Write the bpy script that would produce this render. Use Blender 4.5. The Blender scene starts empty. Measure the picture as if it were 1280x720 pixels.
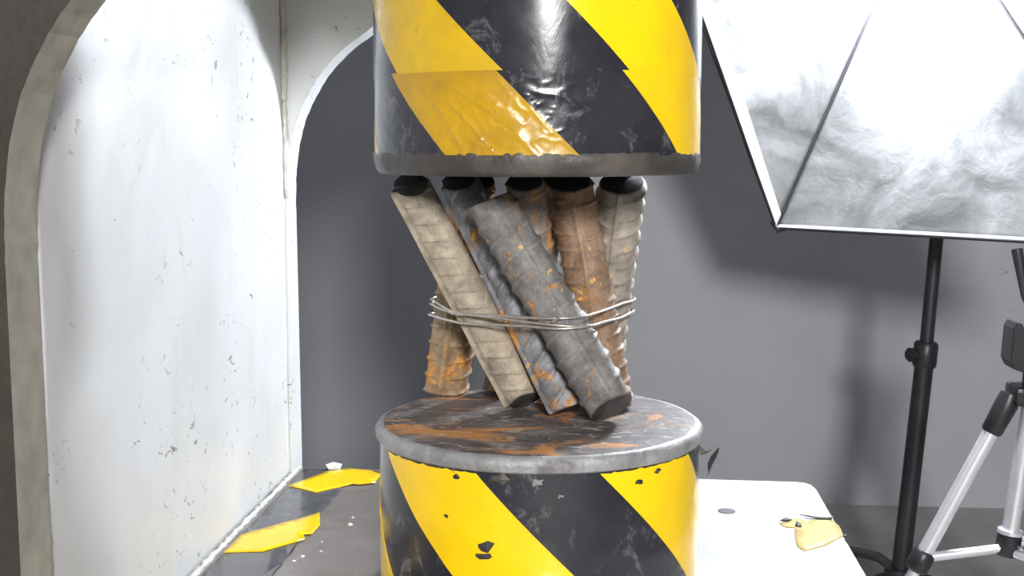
import bpy, bmesh, math, random
from mathutils import Vector, Matrix, noise

# ------------------------------------------------------------------ camera
scene = bpy.context.scene
F_PX, HORIZON, VPX = 1570.0, 179.0, 771.0
pitch = math.atan((360 - HORIZON) / F_PX)
yaw = math.atan((VPX - 640) * math.cos(pitch) / F_PX)
cam_d = bpy.data.cameras.new('camera')
cam_d.sensor_width = 36.0
cam_d.lens = 36.0 * F_PX / 1280.0
cam_d.clip_start = 0.01
cam = bpy.data.objects.new('camera', cam_d)
scene.collection.objects.link(cam)
cam.location = (0.06, -0.975, 0.356)
cam.rotation_euler = (math.radians(90) - pitch, 0, yaw)
scene.camera = cam

# ------------------------------------------------------------------ world, lights, exposure
world = bpy.data.worlds.new('room_ambient')
scene.world = world
world.use_nodes = True
world.node_tree.nodes['Background'].inputs[0].default_value = (0.80, 0.86, 1.0, 1)
world.node_tree.nodes['Background'].inputs[1].default_value = 0.13
scene.view_settings.view_transform = 'Standard'
scene.view_settings.look = 'None'
scene.view_settings.gamma = 1.0
scene.view_settings.use_curve_mapping = False
scene.view_settings.exposure = 0.6

def area(name, loc, target, size, power, col):
    l = bpy.data.lights.new(name, 'AREA')
    l.shape = 'RECTANGLE'; l.size, l.size_y = size
    l.energy = power; l.color = col
    o = bpy.data.objects.new(name, l)
    scene.collection.objects.link(o)
    o.location = loc
    o.rotation_euler = (Vector(target) - Vector(loc)).to_track_quat('-Z', 'Y').to_euler()
    return o
area('front_studio_lamp', (0.50, -2.5, 0.96), (0, 0, 0.25), (0.36, 0.32), 56, (1.0, 0.985, 0.97))
BULB_POS = (0.445, 0.82, 0.655)
BULB_WATTS = 42.0

# ------------------------------------------------------------------ helpers
COL = scene.collection
random.seed(4)

def link(name, me, mat=None, parent=None, smooth=False):
    o = bpy.data.objects.new(name, me)
    COL.objects.link(o)
    if mat: me.materials.append(mat)
    if parent: o.parent = parent
    if smooth:
        for p in me.polygons: p.use_smooth = True
    return o

def build(name, verts, faces, mat=None, parent=None, smooth=False):
    me = bpy.data.meshes.new(name)
    me.from_pydata([tuple(v) for v in verts], [], faces)
    me.update()
    bm = bmesh.new(); bm.from_mesh(me)
    bmesh.ops.recalc_face_normals(bm, faces=bm.faces)
    bm.to_mesh(me); bm.free()
    return link(name, me, mat, parent, smooth)

def from_bm(name, bm, mat=None, parent=None, smooth=False):
    me = bpy.data.meshes.new(name)
    bmesh.ops.recalc_face_normals(bm, faces=bm.faces)
    bm.to_mesh(me); bm.free()
    return link(name, me, mat, parent, smooth)

def tag(o, label, cat, group=None):
    o['label'] = label; o['category'] = cat
    if group: o['group'] = group
    return o

def thing(name, label, cat, loc=(0, 0, 0), group=None):
    o = bpy.data.objects.new(name, None)
    o.empty_display_size = 0.05
    COL.objects.link(o)
    o.location = loc
    tag(o, label, cat, group)
    return o

def fix_parent(child, root):
    """parts are written in world coordinates: keep them there under a root that stands elsewhere"""
    child.matrix_parent_inverse = Matrix.Translation(root.location).inverted()
    return child

def bevel_bm(bm, w, seg=2):
    bmesh.ops.bevel(bm, geom=list(bm.edges), offset=w, segments=seg, affect='EDGES', profile=0.6)

def box_bm(lo, hi, bev=0.0):
    bm = bmesh.new()
    bmesh.ops.create_cube(bm, size=1.0)
    lo, hi = Vector(lo), Vector(hi)
    for v in bm.verts:
        v.co = Vector([(lo[i] + hi[i]) / 2 + v.co[i] * (hi[i] - lo[i]) for i in range(3)])
    if bev: bevel_bm(bm, bev)
    return bm

def prism(name, outline, y0, y1, mat, parent, bev=0.0):
    """(x, z) outline extruded from y0 to y1"""
    bm = bmesh.new()
    f = bm.faces.new([bm.verts.new((x, y0, z)) for x, z in outline])
    r = bmesh.ops.extrude_face_region(bm, geom=[f])
    for v in r['geom']:
        if isinstance(v, bmesh.types.BMVert): v.co.y = y1
    if bev:
        es = [e for e in bm.edges if abs(e.verts[0].co.y - e.verts[1].co.y) < 1e-6]
        bmesh.ops.bevel(bm, geom=es, offset=bev, segments=2, affect='EDGES')
    return from_bm(name, bm, mat, parent)

def slab(name, outline, z0, z1, mat, parent, bev=0.0):
    """(x, y) outline extruded upwards"""
    bm = bmesh.new()
    f = bm.faces.new([bm.verts.new((x, y, z0)) for x, y in outline])
    r = bmesh.ops.extrude_face_region(bm, geom=[f])
    for v in r['geom']:
        if isinstance(v, bmesh.types.BMVert): v.co.z = z1
    if bev:
        es = [e for e in bm.edges if e.verts[0].co.z > z1 - 1e-6 and e.verts[1].co.z > z1 - 1e-6]
        bmesh.ops.bevel(bm, geom=es, offset=bev, segments=2, affect='EDGES')
    return from_bm(name, bm, mat, parent)

def frame_of(d, ref=Vector((0, -1, 0))):
    d = d.normalized()
    u = ref - d * ref.dot(d)
    if u.length < 1e-4: u = Vector((1, 0, 0)) - d * d.x
    u.normalize()
    return d, u, d.cross(u)

def tube_geo(pts, radii, n=12, closed=False, caps=True):
    pts = [Vector(p) for p in pts]
    if not hasattr(radii, '__len__'): radii = [radii] * len(pts)
    V, Fc = [], []
    m = len(pts)
    u = None
    for i, p in enumerate(pts):
        a = pts[(i - 1) % m] if (closed or i > 0) else p
        b = pts[(i + 1) % m] if (closed or i < m - 1) else p
        d = (b - a).normalized()
        if u is None: d, u, w = frame_of(d, Vector((0, 0, 1)) if abs(d.z) < .9 else Vector((0, -1, 0)))
        else:
            u = (u - d * u.dot(d)).normalized(); w = d.cross(u)
        for k in range(n):
            t = 2 * math.pi * k / n
            V.append(p + (u * math.cos(t) + w * math.sin(t)) * radii[i])
    for i in range(m if closed else m - 1):
        j = (i + 1) % m
        for k in range(n):
            l = (k + 1) % n
            Fc.append((i * n + k, i * n + l, j * n + l, j * n + k))
    if caps and not closed:
        Fc.append(tuple(range(n))); Fc.append(tuple((m - 1) * n + k for k in range(n)))
    return V, Fc

def tube(name, pts, radii, mat, parent=None, n=14, closed=False):
    V, Fc = tube_geo(pts, radii, n, closed)
    o = build(name, V, Fc, mat, parent, True)
    try:
        o.data.set_sharp_from_angle(angle=math.radians(50))
    except Exception:
        pass
    return o

def lathe(name, prof, mat, parent=None, n=96, centre=(0, 0), wob=None):
    V, Fc = [], []
    for r, z in prof:
        for k in range(n):
            t = 2 * math.pi * k / n
            rr = r + (wob(t, z) if wob and r > 0.02 else 0)
            V.append((centre[0] + rr * math.sin(t), centre[1] - rr * math.cos(t), z))
    for i in range(len(prof) - 1):
        for k in range(n):
            l = (k + 1) % n
            Fc.append((i * n + k, i * n + l, (i + 1) * n + l, (i + 1) * n + k))
    if prof[0][0] > 1e-5: Fc.append(tuple(range(n)))
    if prof[-1][0] > 1e-5: Fc.append(tuple((len(prof) - 1) * n + k for k in range(n)))
    o = build(name, V, Fc, mat, parent, True)
    o.data.set_sharp_from_angle(angle=math.radians(35))
    return o

# ------------------------------------------------------------------ materials
class NT:
    def __init__(s, name):
        s.m = bpy.data.materials.new(name); s.m.use_nodes = True
        s.t = s.m.node_tree; s.b = s.t.nodes['Principled BSDF']
        s.co = s.t.nodes.new('ShaderNodeTexCoord').outputs['Object']
    def lk(s, a, b): s.t.links.new(a, b)
    def mapped(s, scale=(1, 1, 1), loc=(0, 0, 0)):
        n = s.t.nodes.new('ShaderNodeMapping'); n.inputs['Scale'].default_value = scale
        n.inputs['Location'].default_value = loc
        s.lk(s.co, n.inputs['Vector']); return n.outputs[0]
    def noise(s, scale, detail=4, rough=.55, vec=None, dist=0.0):
        n = s.t.nodes.new('ShaderNodeTexNoise'); n.inputs['Scale'].default_value = scale
        n.inputs['Detail'].default_value = detail; n.inputs['Roughness'].default_value = rough
        n.inputs['Distortion'].default_value = dist
        s.lk(vec or s.co, n.inputs['Vector']); return n.outputs['Fac']
    def ramp(s, fac, stops):
        n = s.t.nodes.new('ShaderNodeValToRGB'); e = n.color_ramp.elements
        while len(e) < len(stops): e.new(0.5)
        for i, (p, c) in enumerate(stops):
            e[i].position = p
            e[i].color = (c, c, c, 1) if not hasattr(c, '__len__') else (*c, 1)
        s.lk(fac, n.inputs[0]); return n.outputs[0]
    def mix(s, fac, a, b, mode='MIX'):
        n = s.t.nodes.new('ShaderNodeMix'); n.data_type = 'RGBA'; n.blend_type = mode
        for sock, v in ((n.inputs[0], fac), (n.inputs[6], a), (n.inputs[7], b)):
            if hasattr(v, 'is_linked'): s.lk(v, sock)
            elif hasattr(v, '__len__'): sock.default_value = (*v, 1)
            else: sock.default_value = v
        return n.outputs[2]
    def math(s, op, a, b=0.0):
        n = s.t.nodes.new('ShaderNodeMath'); n.operation = op
        for sock, v in ((n.inputs[0], a), (n.inputs[1], b)):
            if hasattr(v, 'is_linked'): s.lk(v, sock)
            else: sock.default_value = v
        return n.outputs[0]
    def bump(s, h, strength=.3, dist=.002, prev=None):
        n = s.t.nodes.new('ShaderNodeBump'); n.inputs['Strength'].default_value = strength
        n.inputs['Distance'].default_value = dist
        s.lk(h, n.inputs['Height'])
        if prev: s.lk(prev, n.inputs['Normal'])
        return n.outputs[0]
    def out(s, color, rough=.5, metal=0.0, normal=None, spec=.5):
        for key, v in (('Base Color', color), ('Roughness', rough), ('Metallic', metal), ('Specular IOR Level', spec)):
            if hasattr(v, 'is_linked'): s.lk(v, s.b.inputs[key])
            elif hasattr(v, '__len__'): s.b.inputs[key].default_value = (*v, 1)
            else: s.b.inputs[key].default_value = v
        if normal: s.lk(normal, s.b.inputs['Normal'])
        return s.m

def m_plain(name, col, rough=.5, metal=0.0, var=.15, scale=60, bump=.1):
    t = NT(name)
    c2 = tuple(max(0, c * (1 - var)) for c in col)
    n = t.noise(scale, 5)
    return t.out(t.ramp(n, [(.3, c2), (.7, col)]), rough, metal, t.bump(n, bump, .001))

def m_press_paint():
    t = NT('worn_cream_paint')
    big = t.noise(5, 4)
    base = t.ramp(big, [(.3, (.58, .59, .59)), (.7, (.68, .70, .73))])
    streak = t.noise(11, 5, .6, t.mapped((1.6, 1.6, .8)), .5)
    base = t.mix(t.ramp(streak, [(.52, 0.0), (.75, .35)]), base, (.52, .49, .42))
    fine = t.noise(120, 5, .65, t.mapped((1, .5, .85)), 1.0)
    clus = t.noise(9, 3)
    chips = t.math('MULTIPLY', t.ramp(fine, [(.62, 0.0), (.66, 1.0)]), t.ramp(clus, [(.46, 0.0), (.58, 1.0)]))
    col = t.mix(chips, base, (.16, .14, .12))
    f2 = t.noise(44, 5, .7, t.mapped((1, .5, .9), (3, 1, 2)), .9)
    chips2 = t.ramp(f2, [(.70, 0.0), (.712, 1.0)])
    col = t.mix(chips2, col, (.07, .06, .055))
    lum = t.noise(30, 5, .6)
    n1 = t.bump(lum, .25, .004)
    n2 = t.bump(chips, -.5, .002, n1)
    rough = t.ramp(big, [(.3, .32), (.7, .48)])
    return t.out(col, rough, 0, n2)

def m_plate_face():
    t = NT('dark_olive_face')  # mottled dark olive for the outer plate faces
    n = t.noise(18, 6, .65)
    return t.out(t.ramp(n, [(.3, (.020, .018, .013)), (.7, (.042, .037, .028))]), .6, 0, t.bump(n, .5, .003))

def m_tape(name, c, dirt, spots=True, bs=.07, r0=.13, r1=.27, amt=.5, scuff=0.0):
    t = NT(name)
    n = t.noise(14, 5, .6)
    d = t.noise(120, 5, .65, None, .5)
    col = t.mix(t.ramp(n, [(.45, 0.0), (.8, amt)]), c, dirt)
    if spots:
        sp = t.ramp(d, [(.685, 0.0), (.72, 1.0)])
        col = t.mix(sp, col, tuple(x * .35 + .03 for x in dirt))
    if scuff:
        q = t.noise(46, 8, .75, t.mapped((1, 1, .7), (5, 2, 8)), .6)
        col = t.mix(t.ramp(q, [(.56, 0.0), (.70, scuff)]), col, (.30, .30, .31))
    w = t.noise(38, 4, .6, t.mapped((1, 1, .8)), 1.2)
    nb = t.bump(w, bs, .0025)
    nb = t.bump(d, .06, .0006, nb)
    rough = t.ramp(t.noise(30, 4), [(.3, r0), (.75, r1)])
    return t.out(col, rough, 0, nb)

def m_anvil_top():
    t = NT('scarred_steel_top')
    a = t.noise(26, 6, .65, None, 1.0)
    col = t.ramp(a, [(.32, (.055, .048, .045)), (.55, (.14, .12, .115)), (.72, (.33, .31, .30))])
    rust = t.noise(17, 6, .66, t.mapped((.8, 1.2, 1), (.37, .22, 0)), .8)
    col = t.mix(t.ramp(rust, [(.54, 0.0), (.62, .9)]), col, (.70, .30, .08))
    sc = t.noise(60, 5, .7, t.mapped((.8, 1.5, 1), (1, 4, 0)), 1.5)
    col = t.mix(t.ramp(sc, [(.56, 0.0), (.66, .85)]), col, (.60, .56, .54))
    return t.out(col, t.ramp(a, [(.3, .55), (.75, .35)]), .15, t.bump(t.mix(.5, a, sc), .6, .002))

def m_rim():
    t = NT('bare_grey_steel')
    a = t.noise(40, 6, .65, None, .6)
    col = t.ramp(a, [(.3, (.20, .195, .19)), (.7, (.42, .42, .42))])
    d = t.noise(110, 6, .7, None, .5)
    col = t.mix(t.ramp(d, [(.60, 0.0), (.70, .7)]), col, (.60, .60, .60))
    g = t.noise(22, 5, .6, None, 1.0)
    col = t.mix(t.ramp(g, [(.58, 0.0), (.68, .7)]), col, (.10, .09, .085))
    return t.out(col, t.ramp(g, [(.4, .45), (.7, .65)]), .25, t.bump(d, .7, .0015, t.bump(a, .5, .003)))

def m_rebar(name, steel, steel2, rust, amount, off, spot=.655):
    t = NT(name)
    v = t.mapped((1, 1, 1), off)
    a = t.noise(60, 7, .7, v, .4)
    col = t.ramp(a, [(.30, tuple(x * .55 for x in steel2)), (.48, steel2), (.66, steel), (.80, tuple(min(1, x * 1.35) for x in steel))])
    r = t.noise(38, 7, .68, t.mapped((1, 1, .7), off), .9)
    f = t.noise(210, 5, .75, v)
    rc = t.ramp(f, [(.35, tuple(x * .35 for x in rust)), (.5, rust), (.72, tuple(min(1, x * 1.5) for x in rust))])
    col = t.mix(t.ramp(r, [(amount, 0.0), (amount + .10, .92)]), col, rc)
    sp = t.noise(95, 4, .65, v)
    col = t.mix(t.ramp(sp, [(spot, 0.0), (spot + .04, .9)]), col, (.74, .42, .10))
    col = t.mix(t.ramp(f, [(.30, .6), (.42, 0.0)]), col, (.03, .025, .02))
    nb = t.bump(f, .55, .0009)
    nb = t.bump(a, .7, .0018, nb)
    return t.out(col, t.ramp(r, [(.4, .48), (.6, .8)]), .12, nb)

def m_silver():
    t = NT('silver_reflective_fabric')
    a = t.noise(7, 5, .6, None, .8)
    w = t.noise(26, 5, .6, None, 1.6)
    col = t.ramp(a, [(.35, (.12, .12, .12)), (.62, (.30, .30, .30))])
    gr = t.noise(60, 4, .6)
    col = t.mix(t.ramp(gr, [(.6, 0.0), (.75, .4)]), col, (.12, .115, .10))
    nb = t.bump(w, .16, .006)
    return t.out(col, t.ramp(a, [(.3, .42), (.7, .55)]), .55, nb)

def m_wall():
    t = NT('grey_wall_paint')
    a = t.noise(1.6, 4, .5)
    col = t.ramp(a, [(.3, (.36, .367, .39)), (.7, (.45, .458, .485))])
    s = t.noise(24, 3, .6)
    col = t.mix(t.ramp(s, [(.74, 0.0), (.77, .5)]), col, (.12, .12, .12))
    return t.out(col, .7, 0, t.bump(t.noise(40, 4), .1, .002))

def m_floor():
    t = NT('concrete_floor')
    a = t.noise(6, 7, .65)
    return t.out(t.ramp(a, [(.3, (.34, .33, .31)), (.7, (.50, .49, .47))]), .6, 0, t.bump(a, .2, .004))

def m_bed():
    t = NT('worn_bed_steel')
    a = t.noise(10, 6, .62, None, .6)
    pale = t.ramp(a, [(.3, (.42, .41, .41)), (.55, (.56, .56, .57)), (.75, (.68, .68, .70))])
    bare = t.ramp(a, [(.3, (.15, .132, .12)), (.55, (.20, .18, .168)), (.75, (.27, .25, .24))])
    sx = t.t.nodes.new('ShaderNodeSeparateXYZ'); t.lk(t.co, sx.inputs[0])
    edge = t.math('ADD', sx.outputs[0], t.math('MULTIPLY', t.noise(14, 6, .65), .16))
    col = t.mix(t.ramp(t.math('ADD', edge, .45), [(.49, 0.0), (.55, 1.0)]), bare, pale)      # brown steel at left; softbox glare painted as pale colour to the right
    s = t.noise(70, 5, .7, t.mapped((1, .5, 1)), 1.0)
    col = t.mix(t.ramp(s, [(.64, 0.0), (.72, .5)]), col, (.60, .59, .58))
    r = t.noise(22, 4, .6, t.mapped((1, 1, 1), (2, 5, 1)))
    col = t.mix(t.ramp(r, [(.70, 0.0), (.78, .6)]), col, (.42, .20, .08))
    return t.out(col, t.ramp(a, [(.3, .42), (.75, .28)]), .12, t.bump(s, .30, .0015))

M = dict(
    paint=m_press_paint(), face=m_plate_face(),
    edge=m_plain('dingy_cream_edge', (.44, .42, .36), .5, 0, .35, 45, .5),
    weld=m_plain('painted_weld', (.66, .65, .62), .38, 0, .25, 90, .4),
    ytape=m_tape('yellow_hazard_tape', (.92, .60, .004), (.66, .38, .01)),
    dtape=m_tape('dirty_yellow_tape', (.50, .29, .012), (.24, .13, .03), True, .25, .22, .4, 1.0),
    mtape=m_tape('dulled_yellow_tape', (.66, .42, .012), (.42, .26, .03), True, .1, .2, .34, .9),
    btape=m_tape('black_hazard_tape', (.018, .018, .024), (.06, .06, .065), scuff=.45),
    bedtape=m_tape('sheened_black_bed_tape', (.085, .085, .095), (.17, .17, .18), True, .05, .16, .28),  # black lifted to grey in the colour for the white web's reflection
    glaretape=m_tape('overexposed_yellow_tape', (.80, .62, .28), (.70, .50, .18)),  # washed-out yellow: strong light on the tape put into its colour
    gtape=m_tape('grimy_tape_edge', (.045, .040, .036), (.15, .128, .105), True, .6, .38, .62, .95),
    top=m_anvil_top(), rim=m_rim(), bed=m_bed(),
    wire=m_plain('iron_wire', (.55, .50, .45), .38, .7, .3, 200, .2),
    silver=m_silver(), hem=m_plain('white_hem', (.80, .80, .80), .6, 0, .08, 120, .2),
    black=m_plain('black_plastic', (.022, .022, .026), .38, 0, .3, 80, .1),
    blackfab=m_plain('black_fabric', (.02, .02, .022), .85, 0, .2, 300, .3),
    alu=m_plain('brushed_aluminium', (.82, .82, .85), .32, .6, .1, 40, .05),
    cream=m_plain('cream_plastic', (.75, .72, .55), .45, 0, .1, 50, .05),
    wall=m_wall(), floor=m_floor(),
    cut=m_plain('shaded_cut_steel', (.075, .068, .066), .6, .2, .4, 160, .4),  # bar ends coloured dark for the shade under the ram
    flake=m_plain('white_paint_flake', (.80, .79, .76), .6, 0, .2, 300, .3),
    hole=m_plain('dark_hole_and_scrap', (.02, .018, .016), .6, 0, .3, 80, .2),
)
bulbm = bpy.data.materials.new('lit_bulb'); bulbm.use_nodes = True
bb = bulbm.node_tree.nodes['Principled BSDF']
bb.inputs['Emission Color'].default_value = (.86, .92, 1, 1); bb.inputs['Emission Strength'].default_value = BULB_WATTS / (math.pi * 4 * math.pi * .052 ** 2)

# ------------------------------------------------------------------ the setting
FLOOR_Z = -0.386
def struct(name, lo, hi, mat, label):
    o = from_bm(name, box_bm(lo, hi), mat)
    o['kind'] = 'structure'; o['label'] = label
    return o
struct('floor', (-3.0, -4.5, FLOOR_Z - .1), (3.0, 1.7, FLOOR_Z), M['floor'], 'grey concrete workshop floor')
struct('wall_back', (-3.0, 1.6, FLOOR_Z), (3.0, 1.75, 2.4), M['wall'], 'plain grey painted wall behind the press')

# ------------------------------------------------------------------ the press frame
press = thing('hydraulic_press', 'cream painted C-frame hydraulic press with arched throat and welded side plates', 'press', (-.3, .04, FLOOR_Z))
XW = -0.2868
arch = [(-.2850, .02), (-.2860, .29), (-.2852, .318), (-.2830, .340), (-.2792, .360), (-.2735, .380),
        (-.2660, .397), (-.2570, .413), (-.2470, .428), (-.2340, .4425), (-.2180, .457), (-.1990, .470),
        (-.178, .487), (-.152, .507), (-.118, .530), (-.078, .552), (-.03, .570), (.02, .582), (.07, .589), (.16, .593)]
arch_out = arch + [(.20, .61), (.20, .92), (-.62, .92), (-.62, FLOOR_Z + .001), (.25, FLOOR_Z + .001), (.25, -.052), (-.285, -.052)]
def spline(P, n=4):
    out = []
    for i in range(len(P) - 1):
        p0, p1, p2, p3 = (Vector(P[max(0, i - 1)]), Vector(P[i]), Vector(P[i + 1]), Vector(P[min(len(P) - 1, i + 2)]))
        for m in range(n):
            t = m / n
            c = .5 * (2 * p1 + (p2 - p0) * t + (2 * p0 - 5 * p1 + 4 * p2 - p3) * t * t + (3 * p1 - p0 - 3 * p2 + p3) * t ** 3)
            out.append((c.x, c.y))
    return out + [tuple(P[-1])]
def rough_outline(pts, k):
    out = []
    pts = pts[:2] + spline(pts[2:20]) + pts[20:]
    na = 2 + 17 * 4
    for i, p in enumerate(pts):
        q = pts[(i + 1) % len(pts)]
        a, b = Vector(p), Vector(q)
        n = max(1, int((b - a).length / .006)) if i < na else 1
        for m in range(n):
            c = a.lerp(b, m / n)
            if 0 < i < na: c = c + Vector((noise.noise(Vector((c.x * 150, c.y * 150, 0))), noise.noise(Vector((c.x * 150, c.y * 150, 7))))) * k
            out.append((c.x, c.y))
    return out
def side_plate(y0, y1, face_y, k, bev):
    o = prism('side_plate', rough_outline(arch_out, k), y0, y1, M['paint'], press, bev)
    o.data.materials.append(M['face']); o.data.materials.append(M['edge'])
    for p in o.data.polygons:
        if abs(p.normal.y) > .9 and abs(p.center.y - face_y) < 1e-3: p.material_index = 1
        elif face_y < 0 and abs(p.normal.y) < .5: p.material_index = 2
    return fix_parent(o, press)
side_plate(-.29, -.25, -.29, .0007, 0)
side_plate(.325, .365, .365, .0002, .0015)
def part(o): return fix_parent(o, press)

# throat web: a slightly uneven welded plate between the side plates
def web():
    V, Fc = [], []
    ny, nz = 60, 100
    y0, y1, z0, z1 = -.25, .325, 0, .90
    for j in range(nz + 1):
        for i in range(ny + 1):
            y = y0 + (y1 - y0) * i / ny; z = z0 + (z1 - z0) * j / nz
            d = .0016 * noise.noise(Vector((y * 9, z * 7, 3.1))) + .0006 * noise.noise(Vector((y * 40, z * 26, 1)))
            V.append((XW - .001 + d, y, z))
    n = (ny + 1) * (nz + 1)
    V += [(XW - .03, v[1], v[2]) for v in V]
    for j in range(nz):
        for i in range(ny):
            a = j * (ny + 1) + i
            Fc.append((a, a + 1, a + ny + 2, a + ny + 1))
            Fc.append((n + a, n + a + ny + 1, n + a + ny + 2, n + a + 1))
    for j in range(nz):
        for e in (0, ny):
            a = j * (ny + 1) + e
            Fc.append((a, a + ny + 1, n + a + ny + 1, n + a))
    for i in range(ny):
        for e in (0, nz):
            a = e * (ny + 1) + i
            Fc.append((a, a + 1, n + a + 1, n + a))
    return part(build('throat_web', V, Fc, M['paint'], press, True))
web()

def weld(pts, r0, seed):
    rng = random.Random(seed)
    P, R = [], []
    for k in range(len(pts) - 1):
        a, b = Vector(pts[k]), Vector(pts[k + 1])
        n = max(2, int((b - a).length / .0035))
        for i in range(n):
            P.append(a.lerp(b, i / n) + Vector([rng.uniform(-.0006, .0006) for _ in range(3)]))
            R.append(r0 * rng.uniform(.65, 1.25))
    return part(tube('weld_bead', P, R, M['weld'], press, 8))
weld([(XW + .001, .324, .30), (XW + .001, .324, .36), (XW + .001, .323, .55)], .0032, 2)
weld([(XW + .001, .322, .40), (XW + .0015, .322, .47)], .0042, 7)
weld([(XW + .001, .355, .0005), (XW + .001, -.25, .0005)], .0030, 3)

# bed plate with a rounded far corner
bedout = [(-.285, -.30), (.270, -.30), (.270, .322), (.268, .333), (.262, .341), (.252, .344), (-.285, .360)]
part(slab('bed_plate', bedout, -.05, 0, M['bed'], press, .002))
part(lathe('bolt_hole', [(.0085, .0002), (.0085, .0006), (.0065, .0007), (.0, .0004)], M['hole'], press, 24, (.170, .228)))  # flat dark disc: the shade inside the hole is only colour

# hazard tape stuck round the border of the bed (50 mm tape)
def sheet(name, pts, z, mat, sub=0.010, amp=.0004, th=.0005):
    """thin stuck-down scrap of tape with a slightly wavy surface"""
    bm = bmesh.new()
    f = bm.faces.new([bm.verts.new((x, y, z)) for x, y in pts])
    bmesh.ops.triangulate(bm, faces=[f])
    for _ in range(3):
        es = [e for e in bm.edges if e.calc_length() > sub]
        if es: bmesh.ops.subdivide_edges(bm, edges=es, cuts=1)
        bmesh.ops.triangulate(bm, faces=bm.faces[:])
    for v in bm.verts:
        v.co.z += th + amp * (noise.noise(v.co * 70) + .5)
    r = bmesh.ops.extrude_face_region(bm, geom=bm.faces[:])
    for v in r['geom']:
        if isinstance(v, bmesh.types.BMVert): v.co.z = z
    return part(from_bm(name, bm, mat, press, True))
rng = random.Random(9)
edge_l = [(-.221 + rng.uniform(-.0025, .0025), -.29 + .0155 * i) for i in range(39)]
sheet('border_tape', [(-.279, -.29)] + edge_l + [(-.214, .30), (-.192, .302), (-.190, .345), (-.279, .352)], .0002, M['bedtape'], .02)
for pts in ([(-.278, .278), (-.243, .256), (-.2165, .285), (-.212, .292), (-.206, .288), (-.190, .297), (-.190, .330), (-.205, .345), (-.228, .352), (-.250, .338)],
            [(-.278, .062), (-.245, .068), (-.2165, .104), (-.2215, .118), (-.214, .120), (-.213, .147), (-.2225, .186), (-.240, .162), (-.278, .112)],
            [(-.278, -.13), (-.245, -.125), (-.2185, -.08), (-.2215, -.02), (-.278, -.08)]):
    sheet('yellow_stripe', pts, .0012, M['ytape'], .012)
sheet('overexposed_stripe', [(.2230, .125), (.2275, .1105), (.248, .128), (.2695, .158), (.2705, .186), (.266, .213), (.252, .208), (.243, .199),
                        (.236, .207), (.226, .204), (.216, .192), (.219, .180), (.2285, .178), (.2245, .150)], .0002, M['glaretape'], .012)
for pts in ([(.217, .196), (.224, .206), (.2285, .199), (.223, .194)], [(.229, .180), (.2325, .196), (.2355, .188), (.2345, .178)],
            [(.238, .217), (.252, .206), (.266, .204), (.270, .212), (.262, .209), (.249, .213)], [(.268, .150), (.2705, .160), (.2715, .152)]):
    sheet('tape_remnant', pts, .0015, M['hole'], .01)

# ------------------------------------------------------------------ taped cylinders
def patch(name, R, zlo, zhi, lo, hi, mat, parent, disp, centre, base, nz=40, dphi=2.0, th=.0004):
    """curved tape patch on a cylinder: lo(z), hi(z) are its angles in degrees"""
    V, Fc = [], []
    n = max(4, int((hi(zlo) - lo(zlo)) / dphi))
    for j in range(nz + 1):
        z = zlo + (zhi - zlo) * j / nz
        for i in range(n + 1):
            ph = math.radians(lo(z) + (hi(z) - lo(z)) * i / n)
            r = R + disp(math.degrees(ph), z) + th
            V.append((centre[0] + r * math.sin(ph), centre[1] - r * math.cos(ph), z))
    m = len(V)
    rows = n + 1
    border = [(i, 0) for i in range(n)] + [(n, j) for j in range(nz)] + [(i, nz) for i in range(n, 0, -1)] + [(0, j) for j in range(nz, 0, -1)]
    for j in range(nz):
        for i in range(n):
            a = j * rows + i
            Fc.append((a, a + 1, a + rows + 1, a + rows))
    ids = [j * rows + i for i, j in border]
    for a in ids:
        x, y, z = V[a]
        d = Vector((x - centre[0], y - centre[1])); d *= (d.length - th * 2.2) / d.length
        V.append((centre[0] + d.x, centre[1] + d.y, z))
    for k in range(len(ids)):
        l = (k + 1) % len(ids)
        Fc.append((ids[k], ids[l], m + l, m + k))
    o = build(name, V, Fc, mat, parent, True)
    o.data.set_sharp_from_angle(angle=math.radians(40))
    return o

SL = -460.0
# the ram
RC = (-.0015, 0.0); RR = .1243
ram = thing('press_ram', 'upper cylindrical ram wrapped in yellow and black hazard tape above the steel bars', 'ram', (RC[0], 0, .333))
def rp(o): return fix_parent(o, ram)
def ram_disp(ph, z):
    w = .0002 * noise.noise(Vector((ph * .05, z * 60, 0)))
    if z < .4045:
        k = min(1, max(0, (.4045 - z) / .02))
        g = math.exp(-((ph + 14) / 28.0) ** 2)
        n1 = noise.noise(Vector((ph * .07 + z * 25, z * 38 + ph * .05, 5)))
        n2 = noise.noise(Vector((ph * .16 - z * 30, z * 70 + ph * .09, 8)))
        crease = math.exp(-(n1 / .07) ** 2) + .7 * math.exp(-(n2 / .08) ** 2)
        w += k * (.00012 + .0007 * g) * crease + k * .0003 * g * noise.noise(Vector((ph * .3, z * 160, 8)))
    return w
rp(lathe('cylinder_body', [(0, .3332), (.1190, .3332), (.1215, .336), (.1228, .345), (.1228, .62), (.1228, .9)], M['gtape'], ram, 128, RC))
def wobr(t, z): return .0014 * noise.noise(Vector((t * 6, z * 80, 2))) + .0012 * noise.noise(Vector((t * 23, z * 260, 6)))
rp(lathe('crumpled_rim', [(.1170, .3330), (.1200, .3331), (.1218, .3340), (.1232, .3365), (.1242, .3395), (.1250, .3425), (.1252, .3460), (.1249, .3485), (.1243, .3495), (.122, .3500)], M['gtape'], ram, 180, RC, wobr))
full = lambda a: (lambda z: a)
low_band = rp(patch('tape_band', RR - .0003, .3475, .4060, full(-180), full(180), M['btape'], ram, ram_disp, RC, 0, 70, 1.0))
top_band = rp(patch('tape_band', RR, .4045, .6000, full(-180), full(180), M['btape'], ram, ram_disp, RC, 0, 20))
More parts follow.
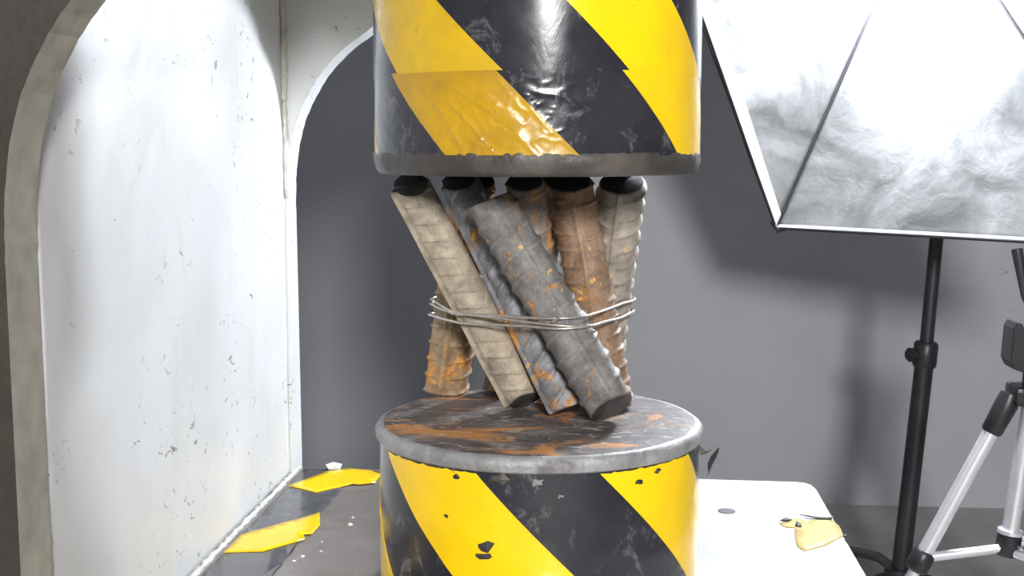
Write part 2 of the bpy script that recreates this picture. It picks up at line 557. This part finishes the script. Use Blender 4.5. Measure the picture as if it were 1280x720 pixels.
for k in (-2, -1, 0, 1):
    a0 = -52.7 + 84.5 * k; a1 = -9.1 + 83.5 * k
    (patch('yellow_stripe', RR - .0003, .3478, .4055, (lambda a: lambda z: a + SL * (z - .4045))(a0), (lambda a: lambda z: a + SL * (z - .4045))(a1), M['dtape'] if k in (0, -1) else M['ytape'], low_band, lambda p, z: ram_disp(p, z) + .0003, RC, 0, 70, .8))
    b0 = -48.5 + 83 * k; b1 = -6.9 + 83 * k
    (patch('yellow_stripe', RR, .4047, .6000, (lambda a: lambda z: a + (SL - 15) * (z - .4045))(b0), (lambda a: lambda z: a + (SL - 15) * (z - .4045))(b1), M['mtape'] if k in (0, -1) else M['ytape'], top_band, lambda p, z: ram_disp(p, z) + .0003, RC, 0, 26, 2))

# the anvil
AR = .1258
AC = (.0005, 0)
anvil = thing('press_anvil', 'lower round steel anvil with rusty scarred top and hazard tape around its side', 'anvil', (AC[0], 0, 0))
def an_disp(ph, z):
    return .0004 * noise.noise(Vector((ph * .05, z * 40, 11))) + .0005 * max(0, noise.noise(Vector((ph * .18, z * 80, 3))))
lathe('cylinder_body', [(.1245, 0.0006), (.1245, .128), (.0, .128)], M['gtape'], anvil, 128, (0, 0))
def woba(t, z): return .0011 * noise.noise(Vector((t * 4, z * 60, 9))) + .0004 * noise.noise(Vector((t * 17, z * 160, 4)))
lathe('steel_rim', [(.1240, .1275), (.1268, .1278), (.1281, .1290), (.1285, .1330), (.1283, .1355), (.1262, .1385), (.1240, .1397), (.118, .1399)], M['rim'], anvil, 180, (0, 0), woba)
lathe('top_face', [(.1232, .1385), (.1226, .13985), (.12, .1400), (.09, .1400), (.04, .1400), (0, .1400)], M['top'], anvil, 160, (0, 0), lambda t, z: .0015 * noise.noise(Vector((t * 5, 0, 1))) if z < .13999 else 0)
anvil_band = patch('tape_band', AR - .0006, .001, .1282, full(-180), full(180), M['btape'], anvil, an_disp, (0, 0), 0, 40)
def ragged(ph): return .0012 * noise.noise(Vector((ph * .3, 0, 0))) + .0008 * noise.noise(Vector((ph * .9, 0, 4)))
for k in (-2, -1, 0, 1):
    a0 = -60 + 84 * k; a1 = -16.5 + 82.5 * k
    o = patch('yellow_stripe', AR - .0006, .0015, .1262, (lambda a: lambda z: a - 452 * (z - .125))(a0), (lambda a: lambda z: a - 445 * (z - .125))(a1), M['ytape'], anvil_band, lambda p, z: an_disp(p, z) + .0004, (0, 0), 0, 60, 1.2)
    for v in o.data.vertices:
        if v.co.z > .12:
            v.co.z += ragged(math.degrees(math.atan2(v.co.x, -v.co.y))) * (v.co.z - .12) / .006
# torn flap of tape hanging off the side, with gouges in the tape
def ribbon(name, pts, w, mat, parent, th=.0006):
    V, Fc = [], []
    for i, (p, ww) in enumerate(zip(pts, w)):
        p = Vector(p)
        for s in (-1, 1):
            for d in (0, th):
                V.append(p + Vector((s * ww * .75, d, s * ww * .5)))
    for i in range(len(pts) - 1):
        a, b = i * 4, i * 4 + 4
        Fc += [(a, a + 2, b + 2, b), (a + 1, b + 1, b + 3, a + 3), (a, b, b + 1, a + 1), (a + 2, a + 3, b + 3, b + 2)]
    Fc += [(0, 1, 3, 2), (len(V) - 4, len(V) - 2, len(V) - 1, len(V) - 3)]
    return build(name, V, Fc, mat, parent)
ribbon('torn_tape', [(.1235, -.010, .1225), (.129, -.011, .1165), (.1335, -.012, .1185)], [.002, .003, .003], M['gtape'], anvil)
ribbon('torn_tape', [(.1405, -.012, .1215), (.1375, -.012, .1165), (.1355, -.0115, .111), (.134, -.011, .106), (.1335, -.011, .1015), (.1325, -.011, .0995)], [.0006, .0038, .0042, .0022, .0004, .0009], M['blackfab'], anvil)

# gouged and lifted piece of tape low on the front stripe
def scab(phi, z, s, seed, mat):
    rr = random.Random(seed)
    bm = bmesh.new()
    pts = []
    for k in range(9):
        t = 2 * math.pi * k / 9
        q = s * rr.uniform(.45, 1.1)
        a = math.radians(phi) + q * 1.4 * math.cos(t) / AR
        pts.append((a, z + q * .8 * math.sin(t)))
    vs = [bm.verts.new(((AR + .0004) * math.sin(a), -(AR + .0004) * math.cos(a), zz)) for a, zz in pts]
    c = bm.verts.new(((AR + .0016) * math.sin(math.radians(phi)), -(AR + .0016) * math.cos(math.radians(phi)), z))
    for k in range(9): bm.faces.new((vs[k], vs[(k + 1) % 9], c))
    from_bm('tape_gouge', bm, mat, anvil_band)
scab(-13.5, .074, .006, 1, M['gtape']); scab(-14.5, .067, .0045, 2, M['gtape'])
scab(-28, .092, .0022, 3, M['hole']); scab(-24, .1225, .003, 4, M['hole']); scab(38, .1165, .0028, 5, M['hole']); scab(46, .122, .003, 6, M['gtape'])
scab(-8.5, .1235, .007, 7, M['gtape']); scab(3, .122, .004, 8, M['rim']); scab(10.5, .112, .0022, 9, M['rim'])

# ------------------------------------------------------------------ reinforcing bars
def rebar(top, bot, r, roll, pitch_m, slant, hl, ht, end_top, end_bot, mat, label, ztop=.3328, zbot=.1402, groove=False, seed=0, vee=False, flat=0.0, sig=.0015, tf=.45, bn=(0, 0, 0), back=1.0):
    T = Vector((top[0], top[1], .333)); B = Vector((bot[0], bot[1], .14))
    d, u, w = frame_of(B - T)
    L = (B - T).length
    rl = math.radians(roll)
    N, K = 72, 190
    def rad(t, s):
        q = r * (1 - flat * abs(math.cos(t)) ** 3)
        for c in (0, math.pi):
            e = (t - rl - c + math.pi) % (2 * math.pi) - math.pi
            g = math.exp(-(e / .10) ** 2)
            if groove: g = math.exp(-((abs(e) - .15) / .08) ** 2)
            q += hl * g * (1 if c == 0 else back)
        e = (t - rl) % (2 * math.pi)
        side = 0 if e < math.pi else 1
        m = math.sin(e if side == 0 else e - math.pi)
        ph = s / pitch_m + slant * math.cos(e) * (1 if side == 0 or vee else -1) + side * .5
        fr = abs((ph % 1.0) - .5) * pitch_m
        q += ht * math.exp(-(fr / sig) ** 2) * min(1, max(0, (m - .10) / .5))
        q += .0005 * noise.noise(Vector((math.cos(t) * 1.5, math.sin(t) * 1.5 + seed * 7, s * 45)))
        return q
    ang = [2 * math.pi * k / N for k in range(N)]
    dirs = [u * math.cos(t) + w * math.sin(t) for t in ang]
    def plane_s(P, nrm, s_ax):          # where each side line meets an end plane through the axis point
        return [s_ax - (dirs[k].dot(nrm) * r) / d.dot(nrm) for k in range(N)]
    nt = ((d * (1 - end_top) + Vector((0, 0, -1)) * end_top).normalized() + Vector((0, tf, 0))).normalized()
    nb = ((d * (1 - end_bot) + Vector((0, 0, -1)) * end_bot).normalized() + Vector(bn)).normalized()
    def solve(nrm, s_ax, target, pick):
        for _ in range(6):
            ss = plane_s(T, nrm, s_ax)
            z = pick((T + d * ss[k] + dirs[k] * (r + ht * .5)).z for k in range(N))
            s_ax += (z - target) / -d.z
        return plane_s(T, nrm, s_ax), s_ax
    st, a0 = solve(nt, 0.0, ztop, max)
    sb, a1 = solve(nb, L, zbot, min)
    V, Fc = [], []
    for j in range(K + 1):
        f = j / K
        for k in range(N):
            s = st[k] + (sb[k] - st[k]) * f
            q = rad(ang[k], s)
            end = min(s - st[k], sb[k] - s)
            q -= .0014 * max(0, 1 - end / .002) ** 2
            p = T + d * s + dirs[k] * q
            V.append(p)
    for j in range(K):
        for k in range(N):
            l = (k + 1) % N
            Fc.append((j * N + k, j * N + l, (j + 1) * N + l, (j + 1) * N + k))
    ct, cb = len(V), len(V) + 1
    V.append(T + d * (a0 + .001)); V.append(T + d * (a1 - .001))
    for k in range(N):
        l = (k + 1) % N
        Fc.append((ct, k, l)); Fc.append((cb, K * N + l, K * N + k))
    zlo = min(v.z for v in V); zhi = max(v.z for v in V)
    if zlo < .14005:
        for v in V: v.z += (.14005 - zlo) * (1 if True else 0)
    base = Vector((bot[0], bot[1], .14))
    o = build('reinforcing_bar', [v - base for v in V], Fc, mat, None, True)
    o.location = base
    o.data.materials.append(M['cut'])
    nf = len(o.data.polygons)
    for p in o.data.polygons:
        if len(p.vertices) == 3: p.material_index = 1
    o.data.set_sharp_from_angle(angle=math.radians(60))
    tag(o, label, 'steel bar', 'twisted bundle of ribbed steel bars')
    return dict(T=T, B=B, r=r + max(hl, ht) + .0003)
beige, beige2 = (.47, .40, .30), (.34, .285, .215)
grey, grey2 = (.25, .238, .225), (.165, .155, .148)
brown, brown2 = (.38, .25, .16), (.26, .165, .105)
ORANGE = (.52, .24, .05)
mr = lambda n, a, b, amt, off, rust=ORANGE, spot=.655: m_rebar(n, a, b, rust, amt, off, spot)
BARS = [
    rebar((-.1067, .0080), (-.0072, .0240), .0145, 76, .0150, -.42, .0036, .0014, .6, .35, mr('beige_bar_steel', beige, beige2, .70, (1, 2, 3), ORANGE, .78),
          'pale tan ribbed bar with cross ribs and bright edge ridge, leftmost under the ram', seed=1, back=.2, flat=.13, sig=.0011, tf=.65, bn=(.15, -.5, 0)),
    rebar((-.0722, .0455), (.0276, .0005), .0140, 68, .0165, .60, .0030, .0024, .5, .45, mr('bluish_bar_steel', (.33, .34, .37), (.20, .20, .21), .52, (4, 1, 2)),
          'blue-grey bar with rust in its slanted ribs, beside the pale tan bar', seed=2, sig=.0022, tf=.55, bn=(.1, -.2, 0)),
    rebar((-.0507, -.0068), (.0661, -.0210), .0183, -18, .0170, .30, .0013, .0020, .25, .45, mr('dark_grey_bar_steel', grey, grey2, .575, (7, 3, 1)),
          'short dark grey bar flecked with orange rust crossing in front of the other bars', ztop=.3200, seed=3, sig=.0022, tf=.0, bn=(.30, -.55, 0)),
    rebar((-.0150, .0430), (.0115, .0560), .0156, -4, .0150, .35, .0013, .0015, .6, .6, mr('orange_bar_steel', (.31, .27, .24), (.20, .16, .13), .50, (2, 8, 5)),
          'grey bar with bright orange rust mostly hidden behind the short dark grey bar', seed=4),
    rebar((.0199, .0605), (.0575, .0400), .0182, -2, .0135, -.35, .0020, .0018, .6, .6, mr('brown_bar_steel', brown, brown2, .60, (5, 5, 9), (.42, .19, .06)),
          'reddish brown rusty bar with a thin centre ridge next to the grey-tan fishbone bar', seed=5, vee=True),
    rebar((.0659, .0775), (.0437, .1070), .0188, 4, .0138, -.80, .0020, .0026, .6, .6, mr('taupe_bar_steel', (.44, .39, .325), (.30, .26, .215), .66, (3, 9, 4)),
          'grey-tan bar with fishbone ribs standing at the end of the bundle nearest the softbox', seed=6, vee=True, sig=.0018),
    rebar((-.0587, .0785), (-.0866, .0930), .0184, 8, .0145, .25, .0024, .0020, .6, .6, mr('ochre_bar_steel', (.36, .28, .18), (.24, .17, .10), .50, (8, 2, 7)),
          'ochre rusty bar with twin centre ridge showing only below the wire, near the press throat', groove=True, seed=7),
    rebar((.0150, .1030), (-.0395, .0985), .0160, 0, .0150, .3, .0015, .0016, .6, .6, mr('shaded_bar_steel', grey, grey2, .60, (9, 9, 2)),
          'grey bar behind the others, foot showing between ochre and pale tan bars', seed=8),
]

# ------------------------------------------------------------------ binding wire: strands pulled taut round the bundle
wire = thing('binding_wire', 'thin iron wire wound three times around the waist of the bar bundle', 'wire', (0, .05, .235))
def hull(pts):
    pts = sorted(set(pts))
    def half(ps):
        h = []
        for p in ps:
            while len(h) > 1 and (h[-1][0] - h[-2][0]) * (p[1] - h[-2][1]) - (h[-1][1] - h[-2][1]) * (p[0] - h[-2][0]) <= 0: h.pop()
            h.append(p)
        return h
    a, b = half(pts), half(pts[::-1])
    return a[:-1] + b[:-1]
def strand(z0, sx, sy, extra, wig):
    pts = []
    for b in BARS:
        d = (b['B'] - b['T']).normalized()
        # bar axis where it meets the tilted plane z = z0 + sx*x + sy*(y-.05)
        nrm = Vector((-sx, -sy, 1)); 
        t = (z0 - b['T'].z + sx * b['T'].x + sy * (b['T'].y - .05)) / d.dot(nrm)
        c = b['T'] + d * t
        d_, u, w = frame_of(d)
        for k in range(40):
            a = 2 * math.pi * k / 40
            e = u * math.cos(a) + w * math.sin(a)
            q = c + e * (b['r'] + .0014 + extra)
            q = q - d * (q - Vector((0, .05, z0))).dot(nrm) / d.dot(nrm)
            pts.append((round(q.x, 6), round(q.y, 6)))
    h = hull(pts)
    P = []
    for i in range(len(h)):
        a, b = Vector(h[i]), Vector(h[(i + 1) % len(h)])
        n = max(1, int((b - a).length / .004))
        for k in range(n):
            p = a.lerp(b, k / n)
            z = z0 + sx * p.x + sy * (p.y - .05) + .0012 * noise.noise(Vector((p.x * 30, p.y * 30, wig)))
            P.append((p.x, p.y, z))
    return fix_parent(tube('wire_strand', P, .00115, M['wire'], wire, 8, True), wire)
strand(.2225, .030, -.02, .0000, 1)
strand(.2185, -.060, -.02, .0003, 5)
strand(.2130, .015, -.05, .0003, 9)
tube_end = [(-.1015, .055, .2335), (-.0985, .052, .2300), (-.093, .046, .2280)]
fix_parent(tube('wire_tail', [(.0135, -.0395, .2225), (.0160, -.0420, .2245), (.0190, -.0425, .2262)], .00115, M['wire'], wire, 8), wire)

# ------------------------------------------------------------------ crumbs on the bed
def flake(loc, s, seed, mat, label):
    rr = random.Random(seed)
    bm = bmesh.new()
    bmesh.ops.create_icosphere(bm, subdivisions=1, radius=1)
    for v in bm.verts:
        k = rr.uniform(.6, 1.2)
        v.co = Vector((v.co.x * s * k * 1.2, v.co.y * s * k, max(v.co.z, -.5) * s * k * .6))
    zl = min(v.co.z for v in bm.verts)
    for v in bm.verts: v.co.z -= zl
    o = from_bm('paint_flake', bm, mat)
    o.location = loc
    return o
tag(flake((-.247, .353, .0012), .0085, 1, M['flake'], ''), 'largest crumpled white flake on the bed corner under the arch', 'flake')
for i, (x, y, s) in enumerate([(-.1855, .152, .0028), (-.188, .176, .0014), (-.2075, .060, .0018), (-.212, .048, .0016), (-.195, .075, .0012), (-.200, .10, .0013)]):
    tag(flake((x, y, .0003), s, 10 + i, M['flake'], ''), 'tiny white crumb lying on the bare bed beside the anvil', 'crumb', 'white crumbs on the press bed')

# ------------------------------------------------------------------ softbox
C0 = Vector((.2982, .925, .2302)); C1 = Vector((.7133, .575, .2302)); C3 = Vector((.0647, .625, .7786))
C2 = C1 + C3 - C0
APEX = Vector((.4858, .875, .7104))
sbx = thing('softbox', 'open photo softbox with crinkled silver lining, seams and white hem', 'softbox', tuple(APEX))
def sp(o): return fix_parent(o, sbx)
ringpt = {}
axis = (APEX - (C0 + C2) / 2).normalized()
for k, c in enumerate((C0, C1, C2, C3)):
    d = c - APEX
    ringpt[k] = APEX + d.normalized() * .075
corners = (C0, C1, C2, C3)
def panel(name, k, mat, off, bulge=.018, crease=True):
    a, b = corners[k], corners[(k + 1) % 4]
    ra, rb = ringpt[k], ringpt[(k + 1) % 4]
    nrm = (b - a).cross(APEX - a).normalized()
    mid = (C0 + C2) / 2
    if nrm.dot(mid - (a + b) / 2) > 0: nrm = -nrm           # outwards
    V, Fc = [], []
    n, m = 40, 40
    for j in range(m + 1):
        f = j / m
        for i in range(n + 1):
            e = i / n
            p = a.lerp(b, e).lerp(ra.lerp(rb, e), f)
            h = bulge * 4 * e * (1 - e) * math.sin(math.pi * min(1, f * .9 + .1)) 
            if crease:
                h += .004 * noise.noise(Vector((e * 5 + k * 9, f * 2, 1))) * (4 * e * (1 - e))
                h += .003 * noise.noise(Vector((e * 14, f * 5 + k * 7, 3))) * (4 * e * (1 - e))
            V.append(p + nrm * (h + off))
    for j in range(m):
        for i in range(n):
            q = j * (n + 1) + i
            Fc.append((q, q + 1, q + n + 2, q + n + 1))
    o = build(name, V, Fc, mat, sbx, True)
    s = o.modifiers.new('thickness', 'SOLIDIFY'); s.thickness = .0012; s.offset = 0
    return sp(o)
for k in range(4):
    panel('lining_panel', k, M['silver'], 0)
    panel('cover_panel', k, M['blackfab'], .0035)
for k in range(4):
    sp(tube('seam_rod', [corners[k].lerp(ringpt[k], t / 8) - axis * .002 for t in range(9)], .0024, M['black'], sbx, 8))
    a, b = corners[k], corners[(k + 1) % 4]
    # white hem folded over the opening edge
    inn = (C0 + C2) / 2
    V = []
    for i in range(13):
        e = i / 12
        p = a.lerp(b, e)
        q = ringpt[k].lerp(ringpt[(k + 1) % 4], e)
        inward = (q - p).normalized()
        c = (inn - p).normalized()
        w = .018 if k == 3 else .004
        V += [p + c * .0030, p + inward * w + c * .0030, p - inward * .001 - c * .0006, p + inward * w - c * .0006]
    Fc = []
    for i in range(12):
        s = i * 4; t = s + 4
        Fc += [(s, s + 1, t + 1, t), (s + 2, t + 2, t + 3, s + 3), (s, t, t + 2, s + 2), (s + 1, s + 3, t + 3, t + 1)]
    Fc += [(0, 2, 3, 1), (48, 49, 51, 50)]
    sp(build('hem', V, Fc, M['hem'], sbx))
    sp(tube('edge_binding', [a.lerp(b, t / 6) for t in range(7)], .0022, M['black'], sbx, 8))
sp(tube('corner_tab', [C0 + Vector((-.006, 0, .010)), C0 + Vector((.004, -.002, -.004)), C0 + Vector((.016, -.006, .002))], .0045, M['black'], sbx, 8))
sp(tube('speed_ring', [APEX - axis * .055, APEX - axis * .03, APEX + axis * .03], [.070, .060, .045], M['black'], sbx, 24))
bp = Vector(BULB_POS)
bbm = bmesh.new(); bmesh.ops.create_uvsphere(bbm, u_segments=24, v_segments=16, radius=.052)
for v in bbm.verts: v.co = v.co * (1.0) + bp
sp(from_bm('bulb', bbm, bulbm, sbx, True))
sp(tube('bulb_socket', [APEX - axis * .055, APEX - axis * .07], .018, M['cream'], sbx, 16))

# ------------------------------------------------------------------ light stand
ls = thing('light_stand', 'black telescopic light stand carrying the softbox', 'light stand', (.511, 1.0, FLOOR_Z))
def lp(o): return fix_parent(o, ls)
PB, PM, PT = Vector((.5122, 1.0, -.362)), Vector((.5415, 1.0, .0335)), Vector((.5753, 1.0, .6404))
def on(z):
    a, b = (PB, PM) if z < PM.z else (PM, PT)
    return a.lerp(b, (z - a.z) / (b.z - a.z))
lp(tube('lower_tube', [PB, PM], .0145, M['black'], ls, 20))
lp(tube('upper_tube', [PM, PT], .0105, M['black'], ls, 20))
collar = lp(tube('collar', [on(.010), on(.014), on(.046), on(.050)], [.0165, .0185, .0185, .0155], M['black'], ls, 20))
k0 = on(.030)
tube('clamp_knob', [k0 + Vector((-.012, -.004, 0)), k0 + Vector((-.026, -.008, 0)), k0 + Vector((-.028, -.009, 0))], [.009, .0115, .009], M['black'], collar, 12)
hub = Vector((PB.x, 1.0, -.335))
lp(tube('leg_hub', [hub + Vector((0, 0, -.022)), hub + Vector((0, 0, .022))], .022, M['black'], ls, 20))
for a in (215, 95, -25):
    d = Vector((math.cos(math.radians(a)), math.sin(math.radians(a)), 0))
    lp(tube('leg', [hub + d * .018 + Vector((0, 0, .012)), hub + d * .10 + Vector((0, 0, .004)), Vector((hub.x, hub.y, FLOOR_Z + .008)) + d * .28], .0085, M['black'], ls, 10))
lp(tube('tilt_bracket', [PT + Vector((0, 0, -.02)), PT + Vector((-.004, -.02, .045)), APEX + axis * .046], [.016, .018, .014], M['black'], ls, 14))

# ------------------------------------------------------------------ camera tripod
HB = Vector((.574, .60, .040)); CB = Vector((.5545, .60, -.142))
tr = thing('camera_tripod', 'small silver aluminium tripod with black joints and head beside the softbox stand', 'tripod', (.56, .60, FLOOR_Z))
def tp(o): return fix_parent(o, tr)
tp(tube('centre_column', [HB, CB], .0105, M['alu'], tr, 18))
feet = [Vector((.346, .60, FLOOR_Z + .006)), Vector((.735, .40, FLOOR_Z + .006)), Vector((.735, .82, FLOOR_Z + .006))]
tops = [Vector((.5470, .60, .0405)), Vector((.588, .577, .0405)), Vector((.588, .623, .0405))]
for a, b in zip(tops, feet):
    d = b - a
    cz = a.lerp(b, (.0405 + .165) / (.0405 - FLOOR_Z - .006))
    lg = tp(tube('leg', [a + d * .06, cz], .0098, M['alu'], tr, 16))
    ll = tp(tube('lower_leg', [cz - d * .02, b], .0075, M['alu'], tr, 14))
    tube('rubber_foot', [b - d * .05, b - d * .045, b + Vector((0, 0, .001))], [.0085, .0105, .0095], M['black'], ll, 12)
    n = d.normalized()
    tp(tube('leg_joint', [a - n * .004 + Vector((0, 0, .004)), a + n * .006, a + n * .044, a + n * .047], [.012, .0142, .0130, .0105], M['black'], tr, 14))
    tp(tube('leg_clamp', [cz - n * .011, cz - n * .008, cz + n * .015, cz + n * .018], [.012, .0145, .0145, .011], M['black'], tr, 14))
    out = (cz - CB); out.z = 0
    s = out.normalized()
    side = Vector((-s.y, s.x, 0))
    A, B2 = CB + s * .012 + Vector((0, 0, -.006)), cz - s * .010 + Vector((0, 0, .004))
    st = tp(tube('strut', [A + side * .004, B2 + side * .004], .0058, M['alu'], tr, 10))
    tp(tube('strut', [A - side * .004 + Vector((0, 0, -.004)), B2 - side * .004 + Vector((0, 0, -.004))], .0058, M['alu'], tr, 10))
up_ = (HB - CB).normalized()
tp(tube('column_sleeve', [CB - up_ * .016, CB - up_ * .012, CB + up_ * .010, CB + up_ * .012], [.013, .0155, .0150, .012], M['black'], tr, 18))
tp(tube('sleeve_ring', [CB + up_ * .012, CB + up_ * .017], .0155, M['alu'], tr, 18))
tp(tube('knob', [CB + Vector((.016, -.012, -.004)), CB + Vector((.030, -.016, -.004))], [.011, .011], M['cream'], tr, 16))
# crown, neck and the U-shaped head
tp(from_bm('crown', box_bm((HB.x - .026, HB.y - .026, HB.z - .004), (HB.x + .026, HB.y + .026, HB.z + .020), .006), M['black'], tr))
tp(tube('neck', [HB + Vector((.001, 0, .018)), HB + Vector((.002, 0, .045))], .013, M['black'], tr, 16))
hx, hz = HB.x + .003, HB.z + .040
prof = [(-.037, .012), (-.032, .002), (-.015, -.004), (.015, -.004), (.032, .002), (.037, .012), (.036, .052), (.031, .059), (.024, .058), (.0195, .048),
        (.0195, .022), (.015, .018), (-.015, .018), (-.0195, .022), (-.0195, .048), (-.024, .058), (-.031, .059), (-.035, .052)]
tp(prism('head_bracket', [(hx + x, hz + z) for x, z in prof], HB.y - .020, HB.y + .020, M['black'], tr, .002))
tp(from_bm('tilt_block', box_bm((hx - .018, HB.y - .017, hz + .024), (hx + .018, HB.y + .017, hz + .050), .003), M['black'], tr))
tp(tube('pan_handle', [(hx + .006, HB.y + .01, hz + .05), (hx - .004, HB.y + .04, hz + .085), (hx - .010, HB.y + .06, hz + .142)], [.005, .005, .0075], M['black'], tr, 10))
